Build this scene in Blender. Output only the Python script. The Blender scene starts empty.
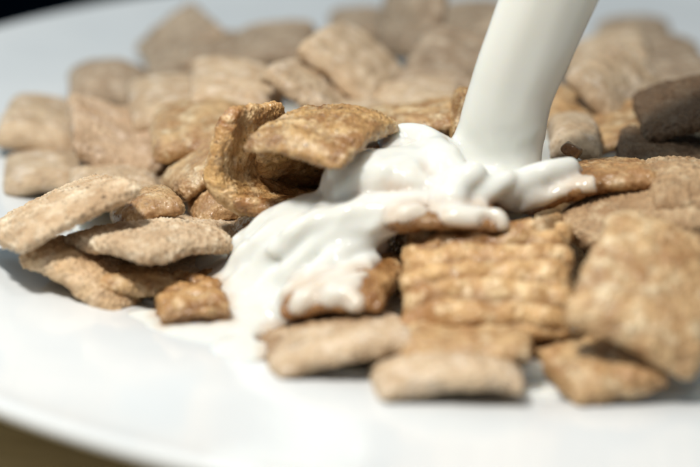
import bpy, math, random, json
import numpy as np
from mathutils import Matrix, Vector, Quaternion
try:
    import openvdb
except ImportError:
    import pyopenvdb as openvdb

# All shapes are laid out in centimetres and written in metres (S).
S = 0.01
C = bpy.context.scene.collection
scene = bpy.context.scene
random.seed(5)

# ------------------------------------------------------------------ camera
PITCH, ROLL, DIST, WID, H0 = math.radians(20.7), math.radians(0.9), 20.0, 8.5, 1.0
FPX = 700 / (WID / DIST)
_fw = np.array([0, math.cos(PITCH), -math.sin(PITCH)])
_rt = np.array([1.0, 0, 0]); _up = np.cross(_rt, _fw)
_rt2 = math.cos(ROLL) * _rt + math.sin(ROLL) * _up
_up2 = -math.sin(ROLL) * _rt + math.cos(ROLL) * _up
_o = -_fw * DIST + np.array([0, 0, H0])
def at(px, py, z):
    """surveyed point: where the photo's pixel meets height z (cm)"""
    d = _fw * FPX + _rt2 * (px - 350) - _up2 * (py - 233.5)
    return _o + (z - _o[2]) / d[2] * d
def onpx(px, py, y):
    d = _fw*FPX + _rt2*(px-350) - _up2*(py-233.5); return _o + d*((y-_o[1])/d[1])
cd = bpy.data.cameras.new('camera')
cam = bpy.data.objects.new('camera', cd); C.objects.link(cam)
M = Matrix(((_rt2[0], _up2[0], -_fw[0], _o[0]*S), (_rt2[1], _up2[1], -_fw[1], _o[1]*S),
            (_rt2[2], _up2[2], -_fw[2], _o[2]*S), (0, 0, 0, 1)))
cam.matrix_world = M
cd.sensor_width = 36; cd.lens = 36 * DIST / WID
cd.clip_start = 0.005; cd.clip_end = 20
cd.dof.use_dof = True; cd.dof.focus_distance = 0.206; cd.dof.aperture_fstop = 11.5
cd.dof.aperture_blades = 0
scene.camera = cam

# ------------------------------------------------------------------ world and lamps
w = bpy.data.worlds.new('World'); scene.world = w; w.use_nodes = True
bg = w.node_tree.nodes['Background']
bg.inputs[0].default_value = (0.54, 0.71, 0.83, 1); bg.inputs[1].default_value = 0.17
def area(name, loc, target, size, power, col, sy=None):
    l = bpy.data.lights.new(name, 'AREA'); l.energy = power; l.color = col
    l.shape = 'RECTANGLE' if sy else 'DISK'; l.size = size * S
    if sy: l.size_y = sy * S
    o = bpy.data.objects.new(name, l); C.objects.link(o)
    o.location = [c * S for c in loc]
    o.rotation_euler = (Vector(target) - Vector(loc)).to_track_quat('-Z', 'Y').to_euler()
    return o
area('key_lamp', (-6.4, -7.4, 21), (0.8, -0.3, 1), 3.0, 0.48, (1.0, 0.965, 0.90))
area('glint_lamp', (7, -13, 30), (1, 0, 1), 1.0, 0.06, (1.0, 0.96, 0.9))  # this small pair is unseen, added to put glints on the milk
area('glint_lamp', (-14, -4, 30), (0, 0, 1), 1.0, 0.06, (1.0, 0.96, 0.9))
area('top_lamp', (3, -2, 36), (2, 2, 1), 9, 0.16, (1.0, 0.96, 0.92))
area('window_lamp', (-27, 20, 20), (-3, 5, 0), 20, 0.24, (0.50, 0.80, 1.0), 20)
scene.view_settings.view_transform = 'Standard'
scene.view_settings.look = 'None'
scene.view_settings.exposure = 0.16
scene.view_settings.gamma = 1.0
scene.render.engine = 'CYCLES'
scene.cycles.use_denoising = True
scene.cycles.max_bounces = 10

# ------------------------------------------------------------------ helpers
_rs = np.random.RandomState(7)
_perm = _rs.permutation(256); _perm = np.concatenate([_perm, _perm, _perm])
_g = _rs.normal(size=(256, 3)); _g /= np.linalg.norm(_g, axis=1)[:, None]
def noise(p):
    """gradient noise, p (n,3) -> (n,) about -0.7..0.7"""
    i = np.floor(p).astype(int); f = p - i; i = i & 255
    u = f * f * f * (f * (f * 6 - 15) + 10)
    out = 0
    for dx in (0, 1):
        wx = u[:, 0] if dx else 1 - u[:, 0]
        for dy in (0, 1):
            wy = u[:, 1] if dy else 1 - u[:, 1]
            for dz in (0, 1):
                wz = u[:, 2] if dz else 1 - u[:, 2]
                h = _perm[_perm[_perm[(i[:, 0] + dx) & 255] + ((i[:, 1] + dy) & 255)] + ((i[:, 2] + dz) & 255)]
                g = _g[h]
                out = out + wx * wy * wz * (g[:, 0]*(f[:, 0]-dx) + g[:, 1]*(f[:, 1]-dy) + g[:, 2]*(f[:, 2]-dz))
    return out
def fbm(p, n=3):
    a, s, t = 1.0, 0, 0
    for k in range(n):
        s = s + a * noise(p); p = p * 2.03 + 11.7; a *= .5
    return s
def to_mesh(name, co, quads, mat, smooth=True):
    me = bpy.data.meshes.new(name)
    me.vertices.add(len(co)); me.vertices.foreach_set('co', (np.asarray(co) * S).astype(np.float32).ravel())
    q = np.asarray(quads); n, k = q.shape
    me.loops.add(n * k); me.loops.foreach_set('vertex_index', q.ravel().astype(np.int32))
    me.polygons.add(n); me.polygons.foreach_set('loop_start', np.arange(0, n * k, k, dtype=np.int32))
    me.polygons.foreach_set('use_smooth', np.full(n, smooth))
    me.update(calc_edges=True); me.validate()
    if mat: me.materials.append(mat)
    return me
def put(name, me, loc=(0, 0, 0), parent=None):
    o = bpy.data.objects.new(name, me); C.objects.link(o)
    o.location = [c * S for c in loc]
    if parent: o.parent = parent
    return o
def lathe(profile, seg, center, mat, name, wob=0):
    pr = np.array(profile, float); n = len(pr); a = np.linspace(0, 2*np.pi, seg, endpoint=False)
    co = np.stack([np.outer(pr[:, 0], np.cos(a)), np.outer(pr[:, 0], np.sin(a)), np.repeat(pr[:, 1:2], seg, 1)], -1).reshape(-1, 3)
    q = [(i*seg + j, i*seg + (j+1) % seg, (i+1)*seg + (j+1) % seg, (i+1)*seg + j) for i in range(n-1) for j in range(seg)]
    return to_mesh(name, co, q, mat)
def spline(pts, n):
    pts = np.array(pts, float); out = []
    P_ = np.vstack([2*pts[0]-pts[1], pts, 2*pts[-1]-pts[-2]])
    for i in range(1, len(P_)-2):
        for t in np.linspace(0, 1, n, endpoint=False):
            a, b, c, d = P_[i-1:i+3]
            out.append(.5*((2*b)+(c-a)*t+(2*a-5*b+4*c-d)*t*t+(3*b-a-3*c+d)*t**3))
    out.append(pts[-1]); return np.array(out)

# ------------------------------------------------------------------ materials
def nt(name):
    m = bpy.data.materials.new(name); m.use_nodes = True
    N = m.node_tree.nodes; L = m.node_tree.links
    return m, N, L, N['Principled BSDF']
def tex(N, L, kind, scale, src, **kw):
    t = N.new(kind); t.inputs['Scale'].default_value = scale
    for k, v in kw.items(): t.inputs[k].default_value = v
    L.new(src, t.inputs['Vector']); return t
def ramp(N, L, src, stops):
    r = N.new('ShaderNodeValToRGB'); e = r.color_ramp.elements
    while len(e) < len(stops): e.new(.5)
    for k, (p, c) in enumerate(stops):
        e[k].position = p; e[k].color = (*c, 1) if len(c) == 3 else c
    L.new(src, r.inputs[0]); return r
def mix(N, L, fac, a, b, mode='MIX'):
    m = N.new('ShaderNodeMix'); m.data_type = 'RGBA'; m.blend_type = mode
    for s, v in ((m.inputs[0], fac), (m.inputs[6], a), (m.inputs[7], b)):
        if hasattr(v, 'links'): L.new(v, s)
        else: s.default_value = v if not isinstance(v, tuple) else (*v, 1)
    return m.outputs[2]

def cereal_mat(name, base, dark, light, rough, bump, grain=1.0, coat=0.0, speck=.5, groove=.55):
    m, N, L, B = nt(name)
    tc = N.new('ShaderNodeTexCoord'); oi = N.new('ShaderNodeObjectInfo')
    off = N.new('ShaderNodeVectorMath'); off.operation = 'MULTIPLY_ADD'
    cmb = N.new('ShaderNodeCombineXYZ')
    for k in range(3): L.new(oi.outputs['Random'], cmb.inputs[k])
    off.inputs[1].default_value = (3.1, 2.3, 1.7)
    L.new(cmb.outputs[0], off.inputs[0]); L.new(tc.outputs['Object'], off.inputs[2])
    V = off.outputs[0]
    blot = tex(N, L, 'ShaderNodeTexNoise', 230, V, Detail=4, Roughness=.6, Distortion=.6)
    f1 = ramp(N, L, blot.outputs[0], [(.36, (0, 0, 0)), (.66, (1, 1, 1))])
    c = mix(N, L, f1.outputs[0], dark, base)
    hi = tex(N, L, 'ShaderNodeTexNoise', 420, V, Detail=3, Roughness=.6)
    f2 = ramp(N, L, hi.outputs[0], [(.5, (0, 0, 0)), (.72, (1, 1, 1))])
    c = mix(N, L, f2.outputs[0], c, light)
    sp = tex(N, L, 'ShaderNodeTexNoise', 1500, V, Detail=2)
    f3 = ramp(N, L, sp.outputs[0], [(.62, (0, 0, 0)), (.70, (speck,)*3)])
    c = mix(N, L, f3.outputs[0], c, tuple(x*.32 for x in dark))
    sp2 = tex(N, L, 'ShaderNodeTexNoise', 780, V, Detail=3, Roughness=.7)
    f5 = ramp(N, L, sp2.outputs[0], [(.60, (0, 0, 0)), (.68, (speck*.8,)*3)])
    c = mix(N, L, f5.outputs[0], c, tuple(x*.5 for x in dark))
    # cinnamon and sugar have settled in the creases
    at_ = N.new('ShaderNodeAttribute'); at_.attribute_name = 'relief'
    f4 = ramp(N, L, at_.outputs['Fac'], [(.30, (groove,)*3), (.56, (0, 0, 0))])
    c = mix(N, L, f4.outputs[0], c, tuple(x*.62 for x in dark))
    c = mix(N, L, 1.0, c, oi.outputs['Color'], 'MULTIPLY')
    wt = N.new('ShaderNodeAttribute'); wt.attribute_name = 'wet'
    c = mix(N, L, wt.outputs['Fac'], c, mix(N, L, 1.0, c, (.66, .56, .46), 'MULTIPLY'))
    L.new(c, B.inputs['Base Color'])
    rr = ramp(N, L, hi.outputs[0], [(.3, (rough+.12,)*3), (.7, (rough-.12,)*3)])
    rm_ = mix(N, L, wt.outputs['Fac'], rr.outputs[0], (.16, .16, .16)); L.new(rm_, B.inputs['Roughness'])
    B.inputs['Coat Weight'].default_value = coat; B.inputs['Coat Roughness'].default_value = .12
    B.inputs['Subsurface Weight'].default_value = .12
    B.inputs['Subsurface Radius'].default_value = (1, .5, .25); B.inputs['Subsurface Scale'].default_value = .0012
    g1 = tex(N, L, 'ShaderNodeTexNoise', 900*grain, V, Detail=4, Roughness=.65)
    vo = tex(N, L, 'ShaderNodeTexVoronoi', 700*grain, V)
    b1 = N.new('ShaderNodeBump'); b1.inputs['Strength'].default_value = bump; b1.inputs['Distance'].default_value = .0006
    L.new(g1.outputs[0], b1.inputs['Height'])
    b2 = N.new('ShaderNodeBump'); b2.inputs['Strength'].default_value = bump*.35; b2.inputs['Distance'].default_value = .0005
    L.new(vo.outputs['Distance'], b2.inputs['Height']); L.new(b1.outputs[0], b2.inputs['Normal'])
    L.new(b2.outputs[0], B.inputs['Normal'])
    return m
MAT = {
 'gold':  cereal_mat('toasted_golden_cereal', (.63,.425,.215), (.36,.19,.075), (.76,.61,.39), .50, .55, coat=.15),
 'glaze': cereal_mat('sugar_glazed_cereal', (.56,.35,.14), (.28,.13,.042), (.74,.55,.31), .36, .6, coat=.32, speck=.7),
 'pale':  cereal_mat('pale_toasted_cereal', (.66,.505,.335), (.47,.325,.195), (.75,.62,.48), .68, .6),
 'porous':cereal_mat('porous_wheat_cereal', (.68,.52,.345), (.47,.315,.182), (.82,.70,.52), .75, .55, grain=1.1, speck=.8),
 'grey':  cereal_mat('brown_wheat_cereal', (.46,.345,.235), (.29,.20,.125), (.60,.485,.36), .75, .6),
}
def milk_mat():
    m, N, L, B = nt('milk')
    at_ = N.new('ShaderNodeAttribute'); at_.attribute_name = 'film'
    c = mix(N, L, at_.outputs['Fac'], (.73, .735, .69), (.60, .45, .32))
    L.new(c, B.inputs['Base Color'])
    B.inputs['Roughness'].default_value = .07
    B.inputs['IOR'].default_value = 1.35
    B.inputs['Subsurface Weight'].default_value = .85
    B.inputs['Subsurface Radius'].default_value = (1.0, .8, .55)
    B.inputs['Subsurface Scale'].default_value = .0016
    return m
MILK = milk_mat()
def plate_mat():
    m, N, L, B = nt('white_glazed_porcelain')
    tc = N.new('ShaderNodeTexCoord')
    n = tex(N, L, 'ShaderNodeTexNoise', 40, tc.outputs['Object'], Detail=2)
    c = ramp(N, L, n.outputs[0], [(.3, (.70,.725,.735)), (.7, (.76,.78,.785))])
    L.new(c.outputs[0], B.inputs['Base Color'])
    B.inputs['Roughness'].default_value = .13
    b = N.new('ShaderNodeBump'); b.inputs['Strength'].default_value = .3; b.inputs['Distance'].default_value = .001
    L.new(n.outputs[0], b.inputs['Height']); L.new(b.outputs[0], B.inputs['Normal'])
    return m
def wood_mat():
    m, N, L, B = nt('brown_wood')
    tc = N.new('ShaderNodeTexCoord'); mp = N.new('ShaderNodeMapping')
    mp.inputs['Scale'].default_value = (1, 9, 9); mp.inputs['Rotation'].default_value = (0, 0, .5)
    L.new(tc.outputs['Object'], mp.inputs[0])
    n = tex(N, L, 'ShaderNodeTexNoise', 60, mp.outputs[0], Detail=6, Roughness=.65, Distortion=.4)
    c = ramp(N, L, n.outputs[0], [(.3, (.46,.36,.20)), (.55, (.57,.455,.27)), (.75, (.63,.52,.33))])
    L.new(c.outputs[0], B.inputs['Base Color']); B.inputs['Roughness'].default_value = .55
    b = N.new('ShaderNodeBump'); b.inputs['Strength'].default_value = .4; b.inputs['Distance'].default_value = .0005
    L.new(n.outputs[0], b.inputs['Height']); L.new(b.outputs[0], B.inputs['Normal'])
    return m
def plain(name, col, r=.8):
    m, N, L, B = nt(name)
    tc = N.new('ShaderNodeTexCoord')
    n = tex(N, L, 'ShaderNodeTexNoise', 8, tc.outputs['Object'], Detail=3)
    c = ramp(N, L, n.outputs[0], [(.3, tuple(x*.85 for x in col)), (.7, col)])
    L.new(c.outputs[0], B.inputs['Base Color']); B.inputs['Roughness'].default_value = r
    return m

# ------------------------------------------------------------------ setting
def box(name, x0, x1, y0, y1, z0, z1, mat):
    co = [(x, y, z) for x in (x0, x1) for y in (y0, y1) for z in (z0, z1)]
    q = [(0,1,3,2), (4,6,7,5), (0,4,5,1), (2,3,7,6), (0,2,6,4), (1,5,7,3)]
    me = to_mesh(name, co, q, mat, False); return put(name, me)
tab = box('table_top', -70, 70, -60, 15.5, -3.2, -.42, wood_mat())
bv = tab.modifiers.new('bevel', 'BEVEL'); bv.width = .003; bv.segments = 3
tab['kind'] = 'structure'
fl = box('floor', -3000, 3000, -500, 6000, -76, -75, plain('dark_floor', (.003,.008,.015)))
fl['kind'] = 'structure'; fl.data.materials[0].node_tree.nodes['Principled BSDF'].inputs['Specular IOR Level'].default_value = 0

PC = np.array([3.0, 4.34])            # centre of the plate
prof_top = [(0.001,.15),(3,.15),(5.5,.15),(6.5,.155),(6.9,.18),(7.15,.235),(7.4,.315),(7.7,.40),(8.1,.475),(8.7,.56),(9.4,.66),(10.1,.78),(10.6,.89),(10.85,.965),(10.95,1.0),(11.02,1.01),(11.08,.99),(11.1,.95),(11.06,.90),(10.9,.85),(10.2,.60),(9.0,.36),(8.0,.18),(7.3,-.02),(6.6,-.12),(6.3,-.2),(6.25,-.38),(6.1,-.42),(5.95,-.38),(5.9,-.15),(3,-.12),(.001,-.12)]
pt = np.array(prof_top); pp = spline(np.c_[pt, np.zeros(len(pt))], 4)[:, :2]; pp[:, 0] = np.maximum(pp[:, 0], .001)
pl = put('plate', lathe(pp, 256, None, plate_mat(), 'plate'), (*PC, 0))
pl['label'] = 'wide white glazed soup plate holding the cereal and milk'; pl['category'] = 'plate'

# ------------------------------------------------------------------ cereal
def piece_mesh(name, sx, sy, t, bend, kind, n, seed, curl=None):
    a = np.linspace(-1, 1, n); s = np.sin(a * np.pi / 2) * .6 + a * .4
    U, Vv = np.meshgrid(s, s, indexing='ij')
    def build(sign):
        # outline: rounded square with an uneven cut edge
        e = 1 - .055 * (np.abs(U)**9 * np.abs(Vv)**9) - .01 * (U**2) * (Vv**2)
        X, Y = U * e * sx / 2, Vv * e * sy / 2
        hx = np.clip(1 - np.abs(U)**9, 0, 1)**.5; hy = np.clip(1 - np.abs(Vv)**9, 0, 1)**.5
        Z = sign * t / 2 * hx * hy
        return np.stack([X, Y, Z], -1).reshape(-1, 3)
    top, bot = build(1), build(-1)
    idx = np.arange(n*n).reshape(n, n)
    inner = np.zeros((n, n), bool); inner[1:-1, 1:-1] = True
    bidx = idx.copy(); bidx[1:-1, 1:-1] = n*n + np.arange((n-2)**2).reshape(n-2, n-2)
    co = np.vstack([top, bot[inner.ravel()]])
    q1 = np.stack([idx[:-1, :-1], idx[1:, :-1], idx[1:, 1:], idx[:-1, 1:]], -1).reshape(-1, 4)
    q2 = np.stack([bidx[:-1, :-1], bidx[:-1, 1:], bidx[1:, 1:], bidx[1:, :-1]], -1).reshape(-1, 4)
    q = np.vstack([q1, q2])
    me = to_mesh(name, co, q, None)
    nv = len(co); nr = np.zeros(nv*3, np.float32); me.vertex_normals.foreach_get('vector', nr); nr = nr.reshape(-1, 3)
    o = np.array([seed*7.31 % 50, seed*3.77 % 50, seed*1.91 % 50])
    x, y, z = co.T
    d = np.zeros(nv)
    uu, vv = x/(sx/2), y/(sy/2)
    rng = np.random.RandomState(seed)
    wz = .07 * noise(co*.9 + o)                                    # slow waviness of the whole sheet
    edge = np.clip(np.maximum(np.abs(uu), np.abs(vv)), 0, 1)
    ra = {'ridge': .078, 'gold': .022, 'glaze': .02, 'pale': .014, 'porous': .01, 'grey': .014}[kind]
    per = .30 if kind == 'ridge' else .42
    ph = y + .15*noise(co*1.6 + o + 5) + .04*noise(co*4.5 + o)
    d += ra * (np.abs(np.sin(np.pi*ph/per))**.8 - .6) * (np.abs(nr[:, 2])**.5)
    if kind == 'ridge': d += .03*np.sin(np.pi*(x+.12*noise(co*1.3+o+8))/.21)*np.abs(np.sin(np.pi*ph/per))*np.sign(np.sin(np.pi*ph/per)+.3)
    lump = {'ridge': .04, 'gold': .04, 'glaze': .04, 'pale': .03, 'porous': .03, 'grey': .03}[kind]
    d += lump * fbm(co*2.6 + o, 3)
    if kind == 'ridge': d *= 1 + .7*noise(co*2.2 + o + 50)
    d += .45*lump * fbm(co*7.5 + o + 9, 2)
    if n > 75:
        fine = .036 if kind in ('porous', 'pale') else .024
        d += fine * fbm(co*15 + o, 2) + .6*fine*noise(co*34 + o)
        pit = noise(co*13 + o + 31); d -= .035*np.clip(pit-.22, 0, 1)*(1.3 if kind == 'porous' else .6)
        crumb = noise(co*24 + o + 3); d += .045*np.clip(crumb-.25, 0, 1)*(.6+edge**6*1.3)
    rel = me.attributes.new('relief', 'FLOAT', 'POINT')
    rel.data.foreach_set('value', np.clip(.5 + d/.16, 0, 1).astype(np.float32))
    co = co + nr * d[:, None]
    # ragged outline
    rag = .035*noise(co*1.9 + o + 77) + .03*noise(co*5 + o + 7)
    co[:, 0] += rag*np.sign(uu)*np.abs(uu)**4; co[:, 1] += rag*np.sign(vv)*np.abs(vv)**4
    if curl is not None:                  # rolled sheet: wrap it round a drawn spine
        sp_, dp = curl; seg = np.r_[0, np.cumsum(np.linalg.norm(np.diff(sp_, axis=0), axis=1))]
        f_ = lambda q: np.stack([np.interp(q, seg, sp_[:, k]) for k in range(3)], -1)
        co[:, 1] *= 1 - .35*np.clip((co[:, 0]/sx+.5-.55)/.45, 0, 1)**1.6
        tpar = (co[:, 0]/sx+.5)*seg[-1]; tpar = np.clip(tpar, 0, seg[-1])
        tan = f_(np.clip(tpar+.12, 0, seg[-1]))-f_(np.clip(tpar-.12, 0, seg[-1])); tan /= np.linalg.norm(tan, axis=1)[:, None]
        nn_ = np.cross(tan, dp); nn_ /= np.linalg.norm(nn_, axis=1)[:, None]
        co = f_(tpar) + co[:, 1:2]*dp + (co[:, 2:3]+wz[:, None])*nn_ + (np.abs(co[:, 0]/sx*2)[:, None]-1).clip(0)*sx/2*tan*np.sign(x)[:, None]
        me.vertices.foreach_set('co', (co*S).astype(np.float32).ravel()); me.update(); return me
    co[:, 2] += wz - bend[0]*uu**2 - bend[1]*vv**2 + .33*(bend[0]+bend[1])
    me.vertices.foreach_set('co', (co*S).astype(np.float32).ravel()); me.update()
    return me
PIECES = {}; MESHES = {}
def place_piece(key, ctr, R, sx, sy, t, bend, kind, n, label, seed, tint=(1, 1, 1)):
    k = {'wet': 'gold', 'pink': 'pale', 'dark': 'porous', 'tan': 'porous', 'paleg': 'pale'}.get(kind, kind)
    curl = None
    if key == 'curl':
        spn = spline([onpx(a, b, .75) - ctr for a, b in ((349,198),(322,206),(292,204),(264,194),(247,172),(249,136),(258,104))], 8)
        curl = (spn, np.array([.56, .80, -.17])); R = np.eye(3); sx, sy, t = 2.25, 1.55, .24; tint = (1.22, 1.22, 1.25)
    me = piece_mesh('cereal_square', sx, sy, t, bend, k, n, seed, curl)
    me.materials.append(MAT['gold' if k == 'ridge' else k])
    o = put('cereal_square', me)
    R = np.array(R); ctr = np.array(ctr)
    mw = Matrix([[*R[i], ctr[i]*S] for i in range(3)] + [[0, 0, 0, 1]])
    o.matrix_world = mw
    o.color = (*tint, 1)
    o['label'] = label; o['category'] = 'cereal'; o['group'] = 'toasted cereal squares on the plate'
    MESHES[key] = (me, mw)
    PIECES[key] = (ctr, R, sx, sy, t, bend)
    if key == 'crumb':
        o.name = 'cereal_crumb'; me.name = 'cereal_crumb'; o['category'] = 'crumb'; del o['group']
    return o
TINT = {'tan': (.74,.66,.56), 'wet': (.95,.88,.8), 'pink': (.98,.93,.92), 'dark': (.24,.195,.155), 'paleg': (1.05,.97,.85), 'ridge': (1.1,1.05,.95)}  # the dark tint puts the stream's shadow into the cereal colour
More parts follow.
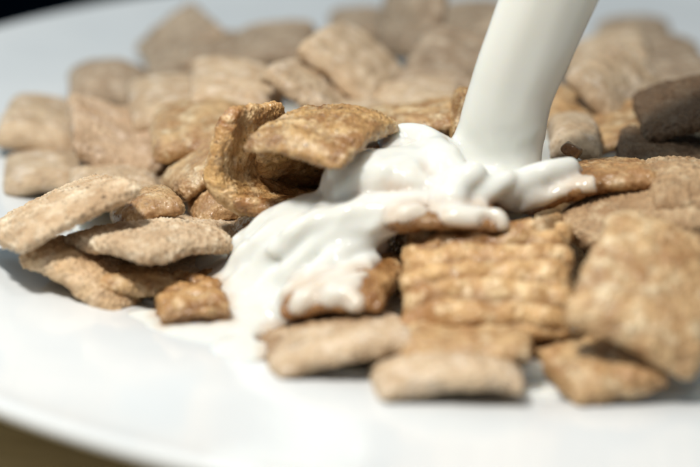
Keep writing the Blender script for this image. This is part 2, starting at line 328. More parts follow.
DATA = [
('centre', [1.55, -1.48, 1.1], [[0.9877, 0.068, -0.1411], [-0.1113, 0.9386, -0.3265], [0.1102, 0.3382, 0.9346]], 1.893, 1.863, 0.317, (0.1, 0.16), 'ridge', 170, 'golden cereal square with wavy ridges, facing forward just below the milk stream'),
('rightfront', [3.283, -2.351, 1.35], [[0.9052, 0.3989, 0.1466], [-0.2899, 0.8318, -0.4734], [-0.3108, 0.386, 0.8686]], 1.523, 1.875, 0.299, (0.1, 0.12), 'gold', 140, 'large golden cereal square leaning up at the front right edge of the picture'),
('frwedge', [2.637, -2.479, 0.5], [[0.272, 0.9557, -0.1126], [-0.9522, 0.2842, 0.1121], [0.1391, 0.0767, 0.9873]], 1.749, 1.121, 0.299, (0.1, 0.0), 'gold', 110, 'low tan cereal square lying on the plate below the large right one'),
('frlow', [1.014, -2.609, 0.52], [[0.9958, -0.0465, -0.0788], [0.0643, 0.9682, 0.2416], [0.0651, -0.2456, 0.9672]], 1.557, 1.95, 0.299, (0.14, 0.1), 'pale', 120, 'flat pale cereal square at the very front under the ridged one'),
('frleft', [-0.167, -2.048, 0.55], [[0.9719, -0.1422, -0.1875], [0.1783, 0.965, 0.1921], [0.1536, -0.2202, 0.9633]], 1.591, 1.844, 0.246, (0.08, 0.06), 'pale', 120, 'flat cereal square lying in milk at the front, left of the ridged one'),
('underflow', [-0.028, -1.021, 0.8], [[0.9514, 0.2582, -0.1678], [-0.2402, 0.9632, 0.1202], [0.1927, -0.0741, 0.9785]], 1.248, 1.769, 0.264, (0.1, 0.1), 'wet', 110, 'cereal square half under the milk flow with only its golden right edge bare'),
('bar', [1.157, -0.287, 1.42], [[0.9967, 0.0803, -0.0072], [-0.0776, 0.9804, 0.1813], [0.0216, -0.1801, 0.9834]], 1.393, 1.832, 0.264, (0.05, 0.0), 'wet', 110, 'milk coated cereal square seen edge on behind the ridged one, brown tip bare'),
('flap', [-0.363, 0.216, 2.25], [[0.8947, 0.4461, -0.0232], [-0.4465, 0.8946, -0.0162], [0.0135, 0.0248, 0.9996]], 1.377, 1.679, 0.211, (0.1, 0.1), 'glaze', 180, 'glazed golden cereal flap raised highest, left of the milk stream'),
('curl', [-0.782, 1.595, 1.55], [[0.8877, -0.0537, 0.4573], [0.1866, 0.9499, -0.2506], [-0.421, 0.3078, 0.8532]], 1.285, 1.855, 0.246, (-0.55, -0.35), 'glaze', 150, 'curled cereal square cupping a dark hollow below the raised golden flap'),
('inner', [-0.593, 1.059, 1.45], [[0.9902, 0.0206, 0.1383], [0.1148, -0.6842, -0.7202], [0.0798, 0.729, -0.6798]], 1.228, 1.825, 0.211, (-0.1, 0.0), 'glaze', 90, 'brown cereal square in shade at the back of the hollow of the curled one'),
('lobe', [0.507, 0.428, 1.75], [[0.9896, 0.1009, -0.1029], [-0.1, 0.9949, 0.0141], [0.1038, -0.0036, 0.9946]], 1.318, 1.831, 0.229, (0.15, 0.1), 'wet', 90, 'cereal square smothered in milk between the raised flap and the stream'),
('brownend', [0.794, 2.923, 1.6], [[0.9838, -0.0169, -0.1785], [0.0413, 0.9902, 0.1336], [0.1745, -0.1388, 0.9748]], 1.35, 1.831, 0.264, (0, 0.1), 'gold', 80, 'brown cereal end poking up right behind the raised flap'),
('rightmilk', [2.857, 0.542, 1.55], [[0.9731, 0.0784, -0.2166], [-0.0322, 0.9773, 0.2095], [0.2281, -0.1969, 0.9535]], 1.783, 1.805, 0.264, (0.1, 0.05), 'wet', 120, 'brown cereal square right of the stream, its left half draped in milk'),
('porous', [3.25, -0.675, 1.45], [[0.4575, 0.8417, -0.2866], [-0.8892, 0.4317, -0.1517], [-0.004, 0.3242, 0.946]], 1.73, 1.255, 0.299, (0.06, 0.06), 'tan', 160, 'broad porous tan cereal square leaning just behind the large right one'),
('rightback', [4.136, -0.057, 1.7], [[0.9875, 0.0536, 0.1484], [-0.0589, 0.9978, 0.0316], [-0.1464, -0.0399, 0.9884]], 1.191, 1.794, 0.264, (0.1, 0.1), 'tan', 120, 'porous tan cereal square cut by the right edge below the dark ones'),
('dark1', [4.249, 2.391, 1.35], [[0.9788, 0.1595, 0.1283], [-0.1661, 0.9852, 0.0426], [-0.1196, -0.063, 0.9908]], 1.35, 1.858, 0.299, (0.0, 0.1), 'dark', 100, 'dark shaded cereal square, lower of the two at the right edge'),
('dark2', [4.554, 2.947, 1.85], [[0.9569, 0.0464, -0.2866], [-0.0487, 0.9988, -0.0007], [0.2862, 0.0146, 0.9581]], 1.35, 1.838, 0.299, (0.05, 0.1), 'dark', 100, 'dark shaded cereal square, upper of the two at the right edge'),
('smallr', [3.01, 2.656, 1.5], [[0.9967, 0.0756, -0.0282], [-0.0737, 0.9952, 0.0636], [0.0329, -0.0613, 0.9976]], 0.679, 1.847, 0.317, (0.1, 0.1), 'pale', 70, 'small rounded tan cereal square just right of the stream foot'),
('rr1', [3.931, 4.496, 1.6], [[0.6629, 0.521, 0.5377], [-0.3556, 0.8511, -0.3864], [-0.6589, 0.0649, 0.7494]], 1.35, 1.84, 0.299, (0.1, 0.0), 'pale', 70, 'broad pale cereal square tilted to face left, behind right of the stream'),
('rr2', [3.437, 4.35, 1.25], [[0.9559, 0.0857, 0.2809], [-0.0722, 0.9957, -0.058], [-0.2847, 0.0352, 0.958]], 1.35, 1.83, 0.264, (0.0, 0.1), 'gold', 60, 'dark brown cereal square wedged low between stream and broad pale square'),
('rr3', [4.127, 7.587, 1.35], [[0.9291, 0.0814, -0.3607], [-0.0861, 0.9963, 0.0032], [0.3596, 0.028, 0.9327]], 1.35, 1.841, 0.264, (0.1, 0.0), 'pale', 60, 'tan cereal square half hidden right behind the upper stream'),
('rr4', [3.722, 3.373, 1.35], [[0.9666, 0.1282, -0.2218], [-0.1333, 0.991, -0.0081], [0.2188, 0.0374, 0.9751]], 1.35, 1.841, 0.264, (0.1, 0.0), 'gold', 70, 'tan cereal square between the small rounded one and the dark ones'),
('rr5', [5.185, 8.236, 1.2], [[0.9852, 0.1424, 0.0953], [-0.1376, 0.989, -0.0545], [-0.102, 0.0406, 0.994]], 1.35, 1.83, 0.282, (0.1, 0.0), 'grey', 50, 'grey brown cereal square far back at the right edge of the pile'),
('rr6', [5.14, 5.633, 1.45], [[0.9885, 0.1356, 0.0664], [-0.1314, 0.9893, -0.064], [-0.0744, 0.0546, 0.9957]], 1.35, 1.823, 0.282, (0.1, 0.0), 'grey', 50, 'blurred brown cereal square at the right edge above the dark ones'),
('sliver', [1.489, 2.311, 1.8], [[0.1577, 0.2784, -0.9475], [-0.9423, 0.3292, -0.0601], [0.2952, 0.9023, 0.3142]], 1.806, 0.76, 0.246, (0.1, 0.0), 'glaze', 80, 'golden cereal sliver peeking out left of the milk stream'),
('b1', [0.912, 8.158, 1.75], [[0.5067, 0.2384, -0.8285], [-0.8384, 0.3604, -0.409], [0.2011, 0.9018, 0.3824]], 1.818, 1.35, 0.282, (0.1, 0.0), 'grey', 50, 'grey brown cereal square standing upright at the top of the picture'),
('b2', [1.509, 5.954, 1.6], [[0.9574, 0.2884, 0.0148], [-0.2716, 0.9165, -0.2936], [-0.0982, 0.2771, 0.9558]], 1.35, 1.839, 0.282, (0.1, 0.0), 'grey', 60, 'brown cereal square behind left of the upper stream'),
('b3', [0.043, 5.316, 1.75], [[0.3327, -0.7762, 0.5355], [0.943, 0.2788, -0.1817], [-0.0083, 0.5654, 0.8247]], 1.84, 1.411, 0.299, (0.05, 0.08), 'pale', 70, 'big pale cereal square lying sloped at top middle, edge in shade'),
('b4', [-0.485, 4.542, 1.5], [[0.3078, -0.7771, 0.549], [0.9388, 0.3418, -0.0426], [-0.1545, 0.5285, 0.8348]], 1.812, 1.35, 0.282, (0.08, 0.08), 'pale', 80, 'pale cereal square directly behind the raised flap'),
('b5', [-1.322, 8.038, 1.3], [[0.9904, 0.026, -0.1361], [-0.0392, 0.9947, -0.0955], [0.1329, 0.1, 0.9861]], 1.361, 1.829, 0.317, (0.1, 0.0), 'grey', 50, 'brown cereal square at the back with a dark gap below it'),
('b6', [-1.71, 4.831, 1.5], [[0.9865, -0.0615, 0.1516], [0.0781, 0.9913, -0.1057], [-0.1438, 0.1162, 0.9828]], 1.35, 1.867, 0.264, (0.1, 0.1), 'pale', 70, 'smooth pale beige cereal square in mid pile, left behind the curled one'),
('b7', [-3.009, 9.001, 1.1], [[0.3837, 0.7641, -0.5186], [-0.9215, 0.2801, -0.2691], [-0.0603, 0.5811, 0.8116]], 1.833, 1.35, 0.317, (0.05, 0.05), 'grey', 50, 'tan cereal square standing on its corner at the back left rim of the pile'),
('b8', [-2.21, 8.2, 1.15], [[0.9993, -0.0362, -0.0109], [0.0359, 0.9991, -0.0245], [0.0117, 0.0241, 0.9996]], 1.35, 1.839, 0.282, (0.05, 0.05), 'grey', 50, 'brown cereal square tucked between two at the back left'),
('b9', [0.987, 4.272, 1.45], [[0.9904, -0.1156, -0.0758], [0.1172, 0.993, 0.0166], [0.0733, -0.0253, 0.997]], 1.35, 1.829, 0.264, (0.1, 0.0), 'pale', 60, 'pale cereal square lying flat behind the brown end'),
('b10', [2.679, 8.507, 1.3], [[0.9987, 0.0424, 0.0282], [-0.0369, 0.9845, -0.1714], [-0.0351, 0.1701, 0.9848]], 1.35, 1.831, 0.264, (0.1, 0.0), 'grey', 50, 'brown cereal square hidden mostly behind the upper stream'),
('b11', [0.235, 9.973, 1.2], [[0.9998, -0.0084, 0.0166], [0.0088, 0.9996, -0.0252], [-0.0163, 0.0253, 0.9995]], 1.35, 1.833, 0.264, (0.1, 0.0), 'grey', 50, 'small grey brown cereal square farthest back in the middle'),
('b14', [-0.001, 4.033, 1.3], [[0.9872, -0.1434, -0.0696], [0.1492, 0.9851, 0.0857], [0.0562, -0.095, 0.9939]], 1.35, 1.832, 0.282, (0.1, 0.05), 'pale', 60, 'pale cereal square lying flat low behind the right half of the raised flap'),
('b12', [2.175, 10.951, 1.1], [[0.986, 0.1296, -0.1053], [-0.1386, 0.9868, -0.0831], [0.0932, 0.0965, 0.991]], 1.35, 1.835, 0.264, (0.1, 0.0), 'grey', 50, 'brown cereal square farthest back just left of the upper stream'),
('b13', [-2.741, 7.555, 0.85], [[0.9859, -0.1571, -0.0574], [0.1566, 0.9876, -0.0134], [0.0588, 0.0042, 0.9983]], 1.35, 1.839, 0.282, (0.1, 0.0), 'grey', 50, 'brown cereal square low under the one standing on its corner at the back left'),
('rr7', [5.02, 10.322, 1.0], [[0.9833, 0.1715, -0.0609], [-0.1735, 0.9844, -0.0289], [0.055, 0.039, 0.9977]], 1.35, 1.838, 0.264, (0.1, 0.0), 'grey', 50, 'grey brown cereal square farthest back on the right of the stream'),
('l1', [-3.866, 6.877, 0.95], [[0.9773, -0.1678, 0.1296], [0.1678, 0.9858, 0.0111], [-0.1297, 0.0109, 0.9915]], 1.35, 1.859, 0.317, (0.2, 0.2), 'grey', 60, 'rounded brown cereal square second from left at the far side of the pile'),
('l2', [-4.584, 5.138, 0.75], [[0.9689, -0.029, 0.2459], [0.0476, 0.9964, -0.07], [-0.243, 0.0795, 0.9668]], 1.35, 1.846, 0.352, (0.1, 0.1), 'pale', 70, 'tan cereal square at the far left end of the pile'),
('l3', [-3.399, 3.94, 1.0], [[0.9397, -0.1854, 0.2874], [0.225, 0.968, -0.1115], [-0.2575, 0.1695, 0.9513]], 1.35, 1.845, 0.317, (-0.15, 0.1), 'pink', 90, 'broad rumpled pinkish tan cereal square leaning at left of the pile'),
('l4', [-4.289, 3.701, 0.5], [[0.9823, -0.1764, 0.0628], [0.1685, 0.979, 0.115], [-0.0818, -0.1023, 0.9914]], 1.35, 1.843, 0.317, (0.1, 0.1), 'pale', 70, 'small tan cereal square low under the far left one'),
('l5', [-2.636, 4.847, 1.25], [[0.9858, -0.1656, 0.0275], [0.167, 0.9841, -0.06], [-0.0172, 0.0637, 0.9978]], 1.35, 1.837, 0.299, (0.1, 0.1), 'pale', 60, 'beige cereal square left of the smooth pale one'),
('l6', [-2.138, 3.465, 1.3], [[0.9879, -0.1122, -0.1067], [0.1038, 0.9913, -0.0807], [0.1149, 0.0686, 0.991]], 1.35, 1.853, 0.282, (0.1, 0.1), 'gold', 80, 'tan cereal square above the long edge on one at left of the curl'),
('l7', [-1.986, 2.16, 1.1], [[0.8057, -0.24, -0.5416], [0.3332, 0.9395, 0.0792], [0.4898, -0.2443, 0.8369]], 1.07, 1.829, 0.282, (0.05, 0.1), 'gold', 100, 'golden brown cereal square seen as a long slanted edge left of the curl'),
('l8', [-1.692, 1.791, 0.85], [[0.9791, -0.1636, -0.1212], [0.1745, 0.9809, 0.0857], [0.1048, -0.105, 0.9889]], 0.928, 1.85, 0.317, (0.2, 0.2), 'gold', 110, 'rounded tan cereal lump in milk just left of the curled one'),
('l9', [-2.647, 1.045, 0.95], [[0.8917, -0.2449, -0.3806], [0.315, 0.9397, 0.1334], [0.325, -0.2389, 0.9151]], 0.799, 1.831, 0.264, (0.1, 0.1), 'gold', 120, 'small golden cereal square above the long lens shaped one at left'),
('l10', [-3.533, 0.019, 1.25], [[0.816, -0.4343, -0.3815], [0.4923, 0.868, 0.0648], [0.303, -0.2406, 0.9221]], 1.685, 1.773, 0.238, (0.06, 0.06), 'porous', 180, 'porous pale cereal square at the left edge with its corner pointing up right'),
('l11', [-2.446, -0.137, 0.95], [[0.6814, -0.7317, -0.0167], [0.7148, 0.6604, 0.2302], [-0.1574, -0.1688, 0.973]], 1.546, 1.664, 0.264, (0.04, 0.12), 'porous', 180, 'long lens shaped cereal square lying level at left above the lowest'),
('l12', [-3.045, -0.17, 0.5], [[0.2284, -0.8479, 0.4785], [0.9244, 0.3431, 0.1668], [-0.3056, 0.4042, 0.8621]], 1.821, 1.436, 0.317, (0.1, 0.1), 'paleg', 170, 'lowest left cereal square sloping down to the right onto the plate'),
('l13', [-2.727, -0.056, 0.45], [[0.9506, -0.3031, 0.0667], [0.2863, 0.9394, 0.1886], [-0.1198, -0.1602, 0.9798]], 1.019, 1.814, 0.264, (0.0, 0.0), 'gold', 100, 'dark cereal square in the gap under the lens shaped one at left'),
('l14', [-1.897, -0.776, 0.5], [[0.9811, -0.1606, -0.1079], [0.1761, 0.9721, 0.1548], [0.08, -0.1709, 0.982]], 0.78, 1.848, 0.264, (0.05, 0.05), 'ridge', 130, 'small golden ridged cereal end sitting in milk at lower left'),
('l15', [-2.006, 1.157, 0.6], [[0.9617, -0.2715, -0.0374], [0.2735, 0.9422, 0.1935], [-0.0173, -0.1964, 0.9804]], 1.32, 1.826, 0.264, (0.1, 0.0), 'pale', 110, 'pale cereal square in milk behind the lens shaped one at left'),
('l16', [-3.198, 2.452, 0.7], [[0.9803, -0.1966, 0.0204], [0.1935, 0.9756, 0.1034], [-0.0402, -0.0974, 0.9944]], 1.211, 1.834, 0.282, (0.1, 0.0), 'pale', 90, 'pale cereal square behind the tip of the porous left one'),
('l17', [-1.115, 1.379, 0.7], [[0.9918, -0.1087, -0.0666], [0.1181, 0.98, 0.16], [0.0479, -0.1666, 0.9849]], 0.929, 1.832, 0.264, (0.1, 0.0), 'gold', 100, 'tan cereal square half under milk below the curled one'),
('m1', [0.666, -0.204, 0.75], [[0.2189, 0.2308, -0.9481], [-0.9089, 0.4016, -0.1121], [0.3549, 0.8863, 0.2977]], 1.797, 0.799, 0.246, (0.0, 0.0), 'wet', 90, 'wet cereal square edge in the shadow left of the ridged one'),
('m2', [1.298, -2.065, 0.6], [[0.9973, 0.0679, -0.0285], [-0.0591, 0.9686, 0.2414], [0.044, -0.2391, 0.97]], 1.413, 1.849, 0.264, (0.0, 0.1), 'gold', 100, 'golden cereal square wedged under the bottom edge of the ridged one'),
('m3', [2.549, -0.448, 0.9], [[0.3363, -0.2477, 0.9086], [0.8982, 0.3745, -0.2304], [-0.2832, 0.8936, 0.3484]], 1.82, 1.043, 0.246, (0.0, 0.0), 'gold', 90, 'brown cereal square in the gap between ridged and large right ones')]
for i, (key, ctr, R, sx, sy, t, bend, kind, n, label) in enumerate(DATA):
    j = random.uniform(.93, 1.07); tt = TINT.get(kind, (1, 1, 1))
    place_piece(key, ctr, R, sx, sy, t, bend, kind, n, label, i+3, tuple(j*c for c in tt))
# squares buried under the ones seen on top
def heap(x, y):
    r = math.hypot(x - PC[0], y - PC[1]); return .35 + 1.0*max(0, 1-(r/6.6)**2)
SEEN = {29: 'tan cereal square in the dark gap above the golden end sitting in milk',
 37: 'brown cereal square in the gap between the ridged one and the milk draped one',
 35: 'tan cereal square low behind the long slanted golden edge at left of the pile',
 14: 'cereal square in the gap between the two porous tan ones at the right edge',
 42: 'cereal square in the dark gap just under the milk draped one right of the stream'}
SKIP = {1, 2, 6, 23, 24, 25, 26, 30, 32, 44, 46, 43, 27, 38}
cnt = 0
for k in range(900):
    if cnt >= 46: break
    r = 6.3*math.sqrt(random.random()); th = random.uniform(0, 2*math.pi)
    x, y = PC[0]+r*math.cos(th), PC[1]+r*math.sin(th)
    if abs(x) > 7.5 or y < .2: continue
    lay = cnt % 2
    z = .38 + lay*max(0, heap(x, y)-.5)*.75
    if any(math.dist((x, y, z*2.2), q) < .95 for q in FILL) if cnt else False: continue
    if cnt == 0: FILL = []
    FILL.append((x, y, z*2.2)); cnt += 1
    rot = (Matrix.Rotation(random.uniform(0, 6.28), 3, 'Z') @ Matrix.Rotation(random.gauss(0, .16), 3, 'X'))
    kd = random.choice(['pale', 'grey', 'gold'])
    if cnt in SKIP: continue
    place_piece('fill%d' % cnt, (x, y, z), [list(r_) for r_ in rot], 1.65, 1.6, .32, (.08, .08), kd, 48,
        SEEN.get(cnt, 'toasted cereal square buried in the pile beneath the top layer'), 200+cnt)

# ------------------------------------------------------------------ milk
VX = .034
B0 = np.array([-3.2, -2.7, .1]); B1 = np.array([5.2, 4.2, 10.2])
DIM = np.ceil((B1-B0)/VX).astype(int)
F = np.full(DIM, 1.0, np.float32)
def region(lo, hi, pad):
    a = np.maximum(0, np.floor((np.array(lo)-pad-B0)/VX).astype(int)); b = np.minimum(DIM, np.ceil((np.array(hi)+pad-B0)/VX).astype(int))
    sl = tuple(slice(i, j) for i, j in zip(a, b))
    X = [(np.arange(i, j, dtype=np.float32)*VX + B0[k]) for k, (i, j) in enumerate(zip(a, b))]
    return sl, X[0][:, None, None], X[1][None, :, None], X[2][None, None, :]
def smin(a, b, k):
    h = np.clip(.5+.5*(b-a)/k, 0, 1); return b*(1-h)+a*h - k*h*(1-h)
def blend(sl, d, k): F[sl] = smin(F[sl], d.astype(np.float32), k)
def cap(p, q, r0, r1, k=.12, flat=1.0):
    p, q = np.array(p), np.array(q); rm = max(r0, r1)
    sl, X, Y, Z = region(np.minimum(p, q)-rm, np.maximum(p, q)+rm, .3)
    v = q-p; L2 = (v*v).sum()+1e-9
    h = np.clip(((X-p[0])*v[0]+(Y-p[1])*v[1]+(Z-p[2])*v[2])/L2, 0, 1)
    d = np.sqrt((X-p[0]-h*v[0])**2+(Y-p[1]-h*v[1])**2+((Z-p[2]-h*v[2])/flat)**2) - (r0+(r1-r0)*h)
    blend(sl, d*min(1, flat) if flat < 1 else d, k)
def ell(c, r, k=.15, yaw=0):
    c = np.array(c); r = np.array(r); rm = r.max()
    sl, X, Y, Z = region(c-rm, c+rm, .3)
    cs, sn = math.cos(yaw), math.sin(yaw)
    x = (X-c[0])*cs+(Y-c[1])*sn; y = -(X-c[0])*sn+(Y-c[1])*cs; z = Z-c[2]
    k0 = np.sqrt((x/r[0])**2+(y/r[1])**2+(z/r[2])**2); k1 = np.sqrt((x/r[0]**2)**2+(y/r[1]**2)**2+(z/r[2]**2)**2)+1e-6
    blend(sl, k0*(k0-1)/k1, k)
def path(pts, rad, k=.12, n=6, flat=1.0):
    s = spline([at(*p) for p in pts], n); rr = np.interp(np.linspace(0, 1, len(s)), np.linspace(0, 1, len(rad)), rad)
    for i in range(len(s)-1): cap(s[i], s[i+1], rr[i], rr[i+1], k, flat)
def coat(key, th, umin=-1.1, umax=1.1, vmin=-1.1, vmax=1.1, k=.12, wav=.12, bare=.45):
    """film of milk lying over part of a cereal square"""
    c, R, sx, sy, t, bend = PIECES[key]
    rm = max(sx, sy)*.75+.2
    sl, X, Y, Z = region(c-rm, c+rm, .1)
    dx, dy, dz = X-c[0], Y-c[1], Z-c[2]
    x = dx*R[0][0]+dy*R[1][0]+dz*R[2][0]; y = dx*R[0][1]+dy*R[1][1]+dz*R[2][1]; z = dx*R[0][2]+dy*R[1][2]+dz*R[2][2]
    u, v = x/(sx/2), y/(sy/2)
    thn = th
    if bare:
        sh = np.broadcast_shapes(x.shape, y.shape); pp_ = np.stack([x.ravel(), y.ravel(), np.full(x.size, c[0]*3)], -1)
        thn = th - bare*np.clip(noise(pp_*2.6).reshape(sh)-.06, 0, .4)
    z = z + bend[0]*np.clip(u, -1, 1)**2 + bend[1]*np.clip(v, -1, 1)**2 - .33*(bend[0]+bend[1])
    qx = np.abs(x)-(sx/2-.12); qy = np.abs(y)-(sy/2-.12); qz = np.abs(z)-(t/2-.12)
    d = np.sqrt(np.maximum(qx, 0)**2+np.maximum(qy, 0)**2+np.maximum(qz, 0)**2)+np.minimum(np.maximum(np.maximum(qx, qy), qz), 0)-.12-thn
    wv = wav*(np.sin(3.1*v+1.3*u+c[0]*5)+.6*np.sin(6.3*v+c[1]*7))
    wu = wav*(np.sin(2.7*u+c[1]*5)+.6*np.sin(7.1*u+c[0]*3))
    m = np.maximum(np.maximum((umin-u+wv)*sx/2, (u-umax+wv)*sx/2), np.maximum((vmin-v+wu)*sy/2, (v-vmax+wu)*sy/2))
    m = np.maximum(m, -(z+t*.2))                 # the under side stays bare
    h = np.clip(.5-.5*(m-d)/.1, 0, 1); d2 = m*(1-h)+d*h+.1*h*(1-h)
    blend(sl, d2, k)

# the falling stream: a flattened rope that bends to the right as it rises
foot = at(492, 190, 1.45)
SP = [at(480, 205, 1.15), at(492, 176, 1.6), at(508, 110, 2.45), at(525, 50, 3.2), at(548, -18, 4.05)]
SP = [np.array([p[0], foot[1]+.25+.02*i, p[2]]) for i, p in enumerate(SP)]
Y0 = foot[1]+.3
SP = [onpx(px, py, Y0) for px, py in ((474,216),(487,184),(498,144),(511,92),(531,40),(552,-12))]
top = SP[-1]; dr = SP[-1]-SP[-2]
for k in range(1, 8): SP.append(top + dr*k*.95 + np.array([.05*k*k, 0, 0]))
sp = spline(SP, 8)
wd = np.interp(np.arange(len(sp)), [0, 8, 16, 24, 40, len(sp)], [.74, .62, .54, .505, .56, .70])
for i in range(len(sp)-1):
    p, q = sp[i], sp[i+1]; rm = wd[i]+.1
    sl, X, Y, Z = region(np.minimum(p, q)-rm, np.maximum(p, q)+rm, .2)
    v = q-p; L2 = (v*v).sum(); h = np.clip(((X-p[0])*v[0]+(Y-p[1])*v[1]+(Z-p[2])*v[2])/L2, 0, 1)
    ax, ay, az = X-p[0]-h*v[0], Y-p[1]-h*v[1], Z-p[2]-h*v[2]
    fl_ = .62
    d = (np.sqrt(ax**2+(ay/fl_)**2+az**2) - (wd[i]+(wd[i+1]-wd[i])*h))*.75
    g_ = .05*math.sin(2.6*i/9)
    d = d + .007*np.sin((ax+g_)*9+.6)*np.clip((Z-1.9)*1.2, 0, 1) + .004*np.sin(ax*19+Z*.7)*np.clip((Z-1.9)*1.2, 0, 1)
    blend(sl, d, .02 if i else .1)
# foot of the stream and its flare
ell(at(486, 190, 1.5), (.72, .5, .22), .25)
ell(at(455, 196, 1.45), (.35, .4, .14), .2)
path([(446,196,1.7),(462,182,1.85),(478,172,1.95)], [.10,.12,.06], .15)
path([(470,204,1.6),(490,190,1.75),(512,178,1.85)], [.07,.10,.05], .12)
# film on the square left of the stream, thick lip hanging at its left end
coat('lobe', .08, -1.2, 1.2, -1.3, 1.2, .2)
ell(at(346, 177, 1.76), (.27, .3, .30), .2)
ell(at(375, 176, 1.78), (.34, .3, .22), .2)
ell(at(372, 180, 1.75), (.3, .3, .22), .2)
ell(at(410, 165, 1.85), (.45, .4, .16), .25)
path([(388,146,1.95),(405,134,2.05),(426,138,2.05),(446,152,1.9)], [.07,.09,.10,.14], .1)
path([(430,150,1.95),(445,170,1.85),(450,190,1.65)], [.12,.16,.2], .2)
# bar coated with milk
coat('bar', .05, -1.2, .66, -1.2, 1.2, .12, .28)
path([(480,206,1.5),(462,203,1.58),(430,203,1.62),(392,204,1.6),(350,208,1.5),(318,208,1.4)], [.07,.11,.12,.12,.13,.1], .05)
path([(392,214,1.45),(382,228,1.3),(374,246,1.05),(366,262,.9)], [.10,.08,.08,.08], .1)
# the flow running down to the left
ell(at(325, 222, 1.15), (.50, .42, .34), .25)
ell(at(290, 240, .95), (.50, .42, .34), .25)
ell(at(345, 240, 1.0), (.5, .35, .25), .25)
ell(at(262, 268, .65), (.42, .42, .30), .25)
ell(at(300, 268, .75), (.5, .4, .25), .25)
ell(at(240, 290, .45), (.5, .42, .16), .3)
ell(at(225, 262, .5), (.3, .35, .12), .25)
ell(at(300, 300, .5), (.6, .4, .18), .3)
ell(at(345, 285, .85), (.45, .45, .16), .25)
ell(at(250, 312, .38), (.5, .4, .12), .3)
coat('underflow', .06, -1.2, .55, -1.2, 1.2, .15)
for pts, rad in [
  ([(440,200,1.62),(400,210,1.55),(360,214,1.5),(322,222,1.38),(292,240,1.15),(266,262,.85)], [.08,.10,.09,.10,.09,.05]),
  ([(400,222,1.42),(362,228,1.35),(330,240,1.2),(304,258,1.0),(284,280,.75)], [.07,.08,.10,.08,.04]),
  ([(372,240,1.2),(346,252,1.1),(322,270,.95),(300,290,.7)], [.06,.09,.09,.05]),
  ([(318,204,1.42),(286,214,1.28),(258,232,1.05),(236,250,.8)], [.08,.09,.09,.05]),
  ([(300,220,1.3),(272,236,1.1),(250,256,.85),(232,276,.55)], [.05,.08,.08,.04]),
  ([(330,210,1.45),(302,228,1.32),(276,250,1.05)], [.05,.05,.03]),
  ([(378,262,.98),(350,272,.92),(322,292,.7),(290,306,.5)], [.05,.07,.06,.04])]:
    path(pts, [r_*.8 for r_ in rad], .16)
# draped end right of the stream
coat('rightmilk', .045, -1.3, -.12, -1.3, 1.2, .12, .2, .2)
path([(500,196,1.6),(516,186,1.72),(540,176,1.82),(558,170,1.86),(572,166,1.86)], [.15,.11,.09,.08,.07], .12)
path([(568,168,1.84),(578,178,1.70),(581,190,1.55)], [.09,.07,.085], .08)
path([(520,200,1.4),(510,208,1.25),(505,220,1.0)], [.12,.11,.1], .15)
path([(530,196,1.62),(550,192,1.62),(566,182,1.72)], [.07,.06,.05], .12)
# milk creeping over the front edge
ell(at(540, 378, .36), (.35, .25, .1), .2)
path([(528,366,.5),(536,378,.4),(560,384,.36)], [.05,.1,.06], .12)
ell(at(384, 300, .42), (.35, .4, .12), .25)
ell(at(420, 388, .34), (.9, .25, .07), .1)
ell(at(345, 374, .36), (.6, .25, .07), .1)
ell(at(600, 392, .33), (.9, .22, .06), .1)
for px, py, z, r in ((232,350,.42,.05),(206,322,.42,.07),(190,324,.4,.05),(214,312,.5,.09),(176,330,.4,.04),(222,330,.4,.06),(242,338,.42,.07)):
    c_ = at(px, py, z); ell(c_, (r*1.3, r*1.3, r), .04)

ell(at(222, 300, .42), (.4, .4, .12), .2)
ell(at(236, 326, .36), (.55, .5, .10), .2)
ell(at(205, 268, .45), (.3, .35, .12), .2)
path([(452,196,1.75),(446,205,1.6),(430,212,1.45)], [.14,.12,.08], .12)

for px, py, z, r1, r2 in ((205,332,.41,.55,.4),(168,326,.39,.45,.3),(240,352,.44,.35,.3),(140,318,.37,.3,.2)):
    ell(at(px, py, z), (r1, r2, .07), .12)
ell(at(196, 205, .62), (.5, .35, .1), .1)

# low ripples where the milk splashes and runs
zt = int((2.3-B0[2])/VX)
gx, gy, gz = [np.arange(0, n_)*VX+b_ for n_, b_ in zip((DIM[0], DIM[1], zt), B0)]
sub = F[:, :, :zt]; near = np.abs(sub) < .12
ii = np.nonzero(near)
pn = np.stack([gx[ii[0]], gy[ii[1]], gz[ii[2]]], -1)
fd = np.array([-.66, -.58, -.48]); fd /= np.linalg.norm(fd)
al = pn @ fd; ac = pn - al[:, None]*fd
streak = noise(ac*6.5 + al[:, None]*.9*fd + .25*noise(pn*1.5)[:, None] + 3) * np.clip((1.3-pn[:, 0])/.6, 0, 1) * np.clip((pn[:, 2]-.45)/.3, 0, 1)
sub[ii] += .045*streak.astype(np.float32) + (.028*noise(pn*np.array([2.2, 3.6, 3.0])+4) + .017*noise(pn*5.2+9)).astype(np.float32)
D = F
g = openvdb.FloatGrid(1.0); g.copyFromArray(np.ascontiguousarray(D), tolerance=0)
P_, T_, Q_ = g.convertToPolygons(isovalue=0, adaptivity=0)
vx = P_*VX + B0
me = to_mesh('milk_splash', vx, Q_[:, ::-1], MILK)
root = bpy.data.objects.new('poured_milk', None); C.objects.link(root)
root.location = (PC[0]*S, PC[1]*S, 0); root.empty_display_size = .02
root['label'] = 'white milk stream pouring onto the cereal, splashing and pooling in the plate'; root['category'] = 'milk'
vz = vx - np.array([PC[0], PC[1], 0])
me.vertices.foreach_set('co', (vz*S).astype(np.float32).ravel()); me.update()
mo = put('milk_stream', me, (0, 0, 0), root)
sm = mo.modifiers.new('smooth', 'SMOOTH'); sm.iterations = 5; sm.factor = .5
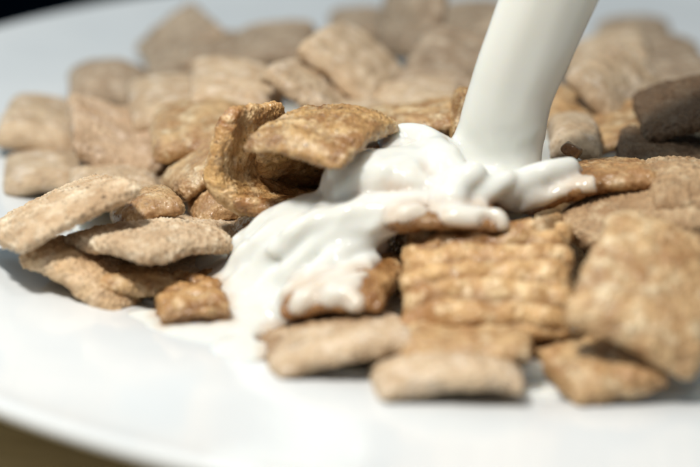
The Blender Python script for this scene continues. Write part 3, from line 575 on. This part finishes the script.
# where the film is thin the cereal shows through; cereal close to the milk is soaked
from mathutils.kdtree import KDTree
def world(key):
    me_, mw_ = MESHES[key]; a = np.zeros(len(me_.vertices)*3, np.float32); me_.vertices.foreach_get('co', a); a = a.reshape(-1, 3)
    R_ = np.array(mw_.to_3x3()); return (a @ R_.T + np.array(mw_.translation))/S
film = np.zeros(len(vx)); cov = ['bar', 'lobe', 'underflow', 'rightmilk', 'frleft', 'l14']
pv = np.vstack([world(k_)[::2] for k_ in cov]); kd = KDTree(len(pv))
for i, p in enumerate(pv): kd.insert(p, i)
kd.balance()
cand = np.nonzero(vx[:, 2] < 2.3)[0]
for i in cand:
    dd = kd.find(vx[i])[2]
    if dd < .14: film[i] = 1 - dd/.14
film = np.clip(film*1.25 + .5*fbm(vx*2.4+6, 2)*(film > .02), 0, 1)**1.4 * .62
at2 = me.attributes.new('film', 'FLOAT', 'POINT'); at2.data.foreach_set('value', film.astype(np.float32))
mvx = vx[cand][::3]; kd = KDTree(len(mvx))
for i, p in enumerate(mvx): kd.insert(p, i)
kd.balance()
for k_ in ('bar', 'underflow', 'rightmilk', 'frleft', 'centre', 'm1', 'l14', 'l17', 'brownend'):
    pw = world(k_); me_ = MESHES[k_][0]; wv_ = np.zeros(len(pw))
    for i, p in enumerate(pw):
        dd = kd.find(p)[2]
        if dd < .3: wv_[i] = 1-dd/.3
    wv_ = np.clip(wv_*1.3 + .5*noise(pw*3)*(wv_ > .01), 0, 1)
    me_.attributes.new('wet', 'FLOAT', 'POINT').data.foreach_set('value', wv_.astype(np.float32))
# pool in the well
nr_, na = 90, 220
rr = np.linspace(0, 1, nr_); aa = np.linspace(0, 2*np.pi, na, endpoint=False)
Rr, Aa = np.meshgrid(rr, aa, indexing='ij')
edge = 7.32 + .12*np.sin(3*Aa+1) + .08*np.sin(7*Aa) + .05*np.sin(13*Aa+2)
X, Y = Rr*edge*np.cos(Aa), Rr*edge*np.sin(Aa)
pc = np.stack([X.ravel(), Y.ravel(), 0*X.ravel()], -1)
Zp = .37 + .035*fbm(pc*.9, 2).reshape(X.shape) - .12*np.clip((Rr-.985)/.015, 0, 1)**2
pc[:, 2] = Zp.ravel()
q = [(i*na+j, (i+1)*na+j, (i+1)*na+(j+1) % na, i*na+(j+1) % na) for i in range(nr_-1) for j in range(na)]
put('milk_pool', to_mesh('milk_pool', pc, q, MILK), (0, 0, 0), root)

place_piece('crumb', at(571, 151, 1.72), [[.8, .2, .5], [-.3, .95, .1], [-.5, -.2, .85]], .24, .2, .16, (0, 0), 'glaze', 40,
    'tiny wet cereal crumb thrown up beside the right foot of the milk stream', 77)
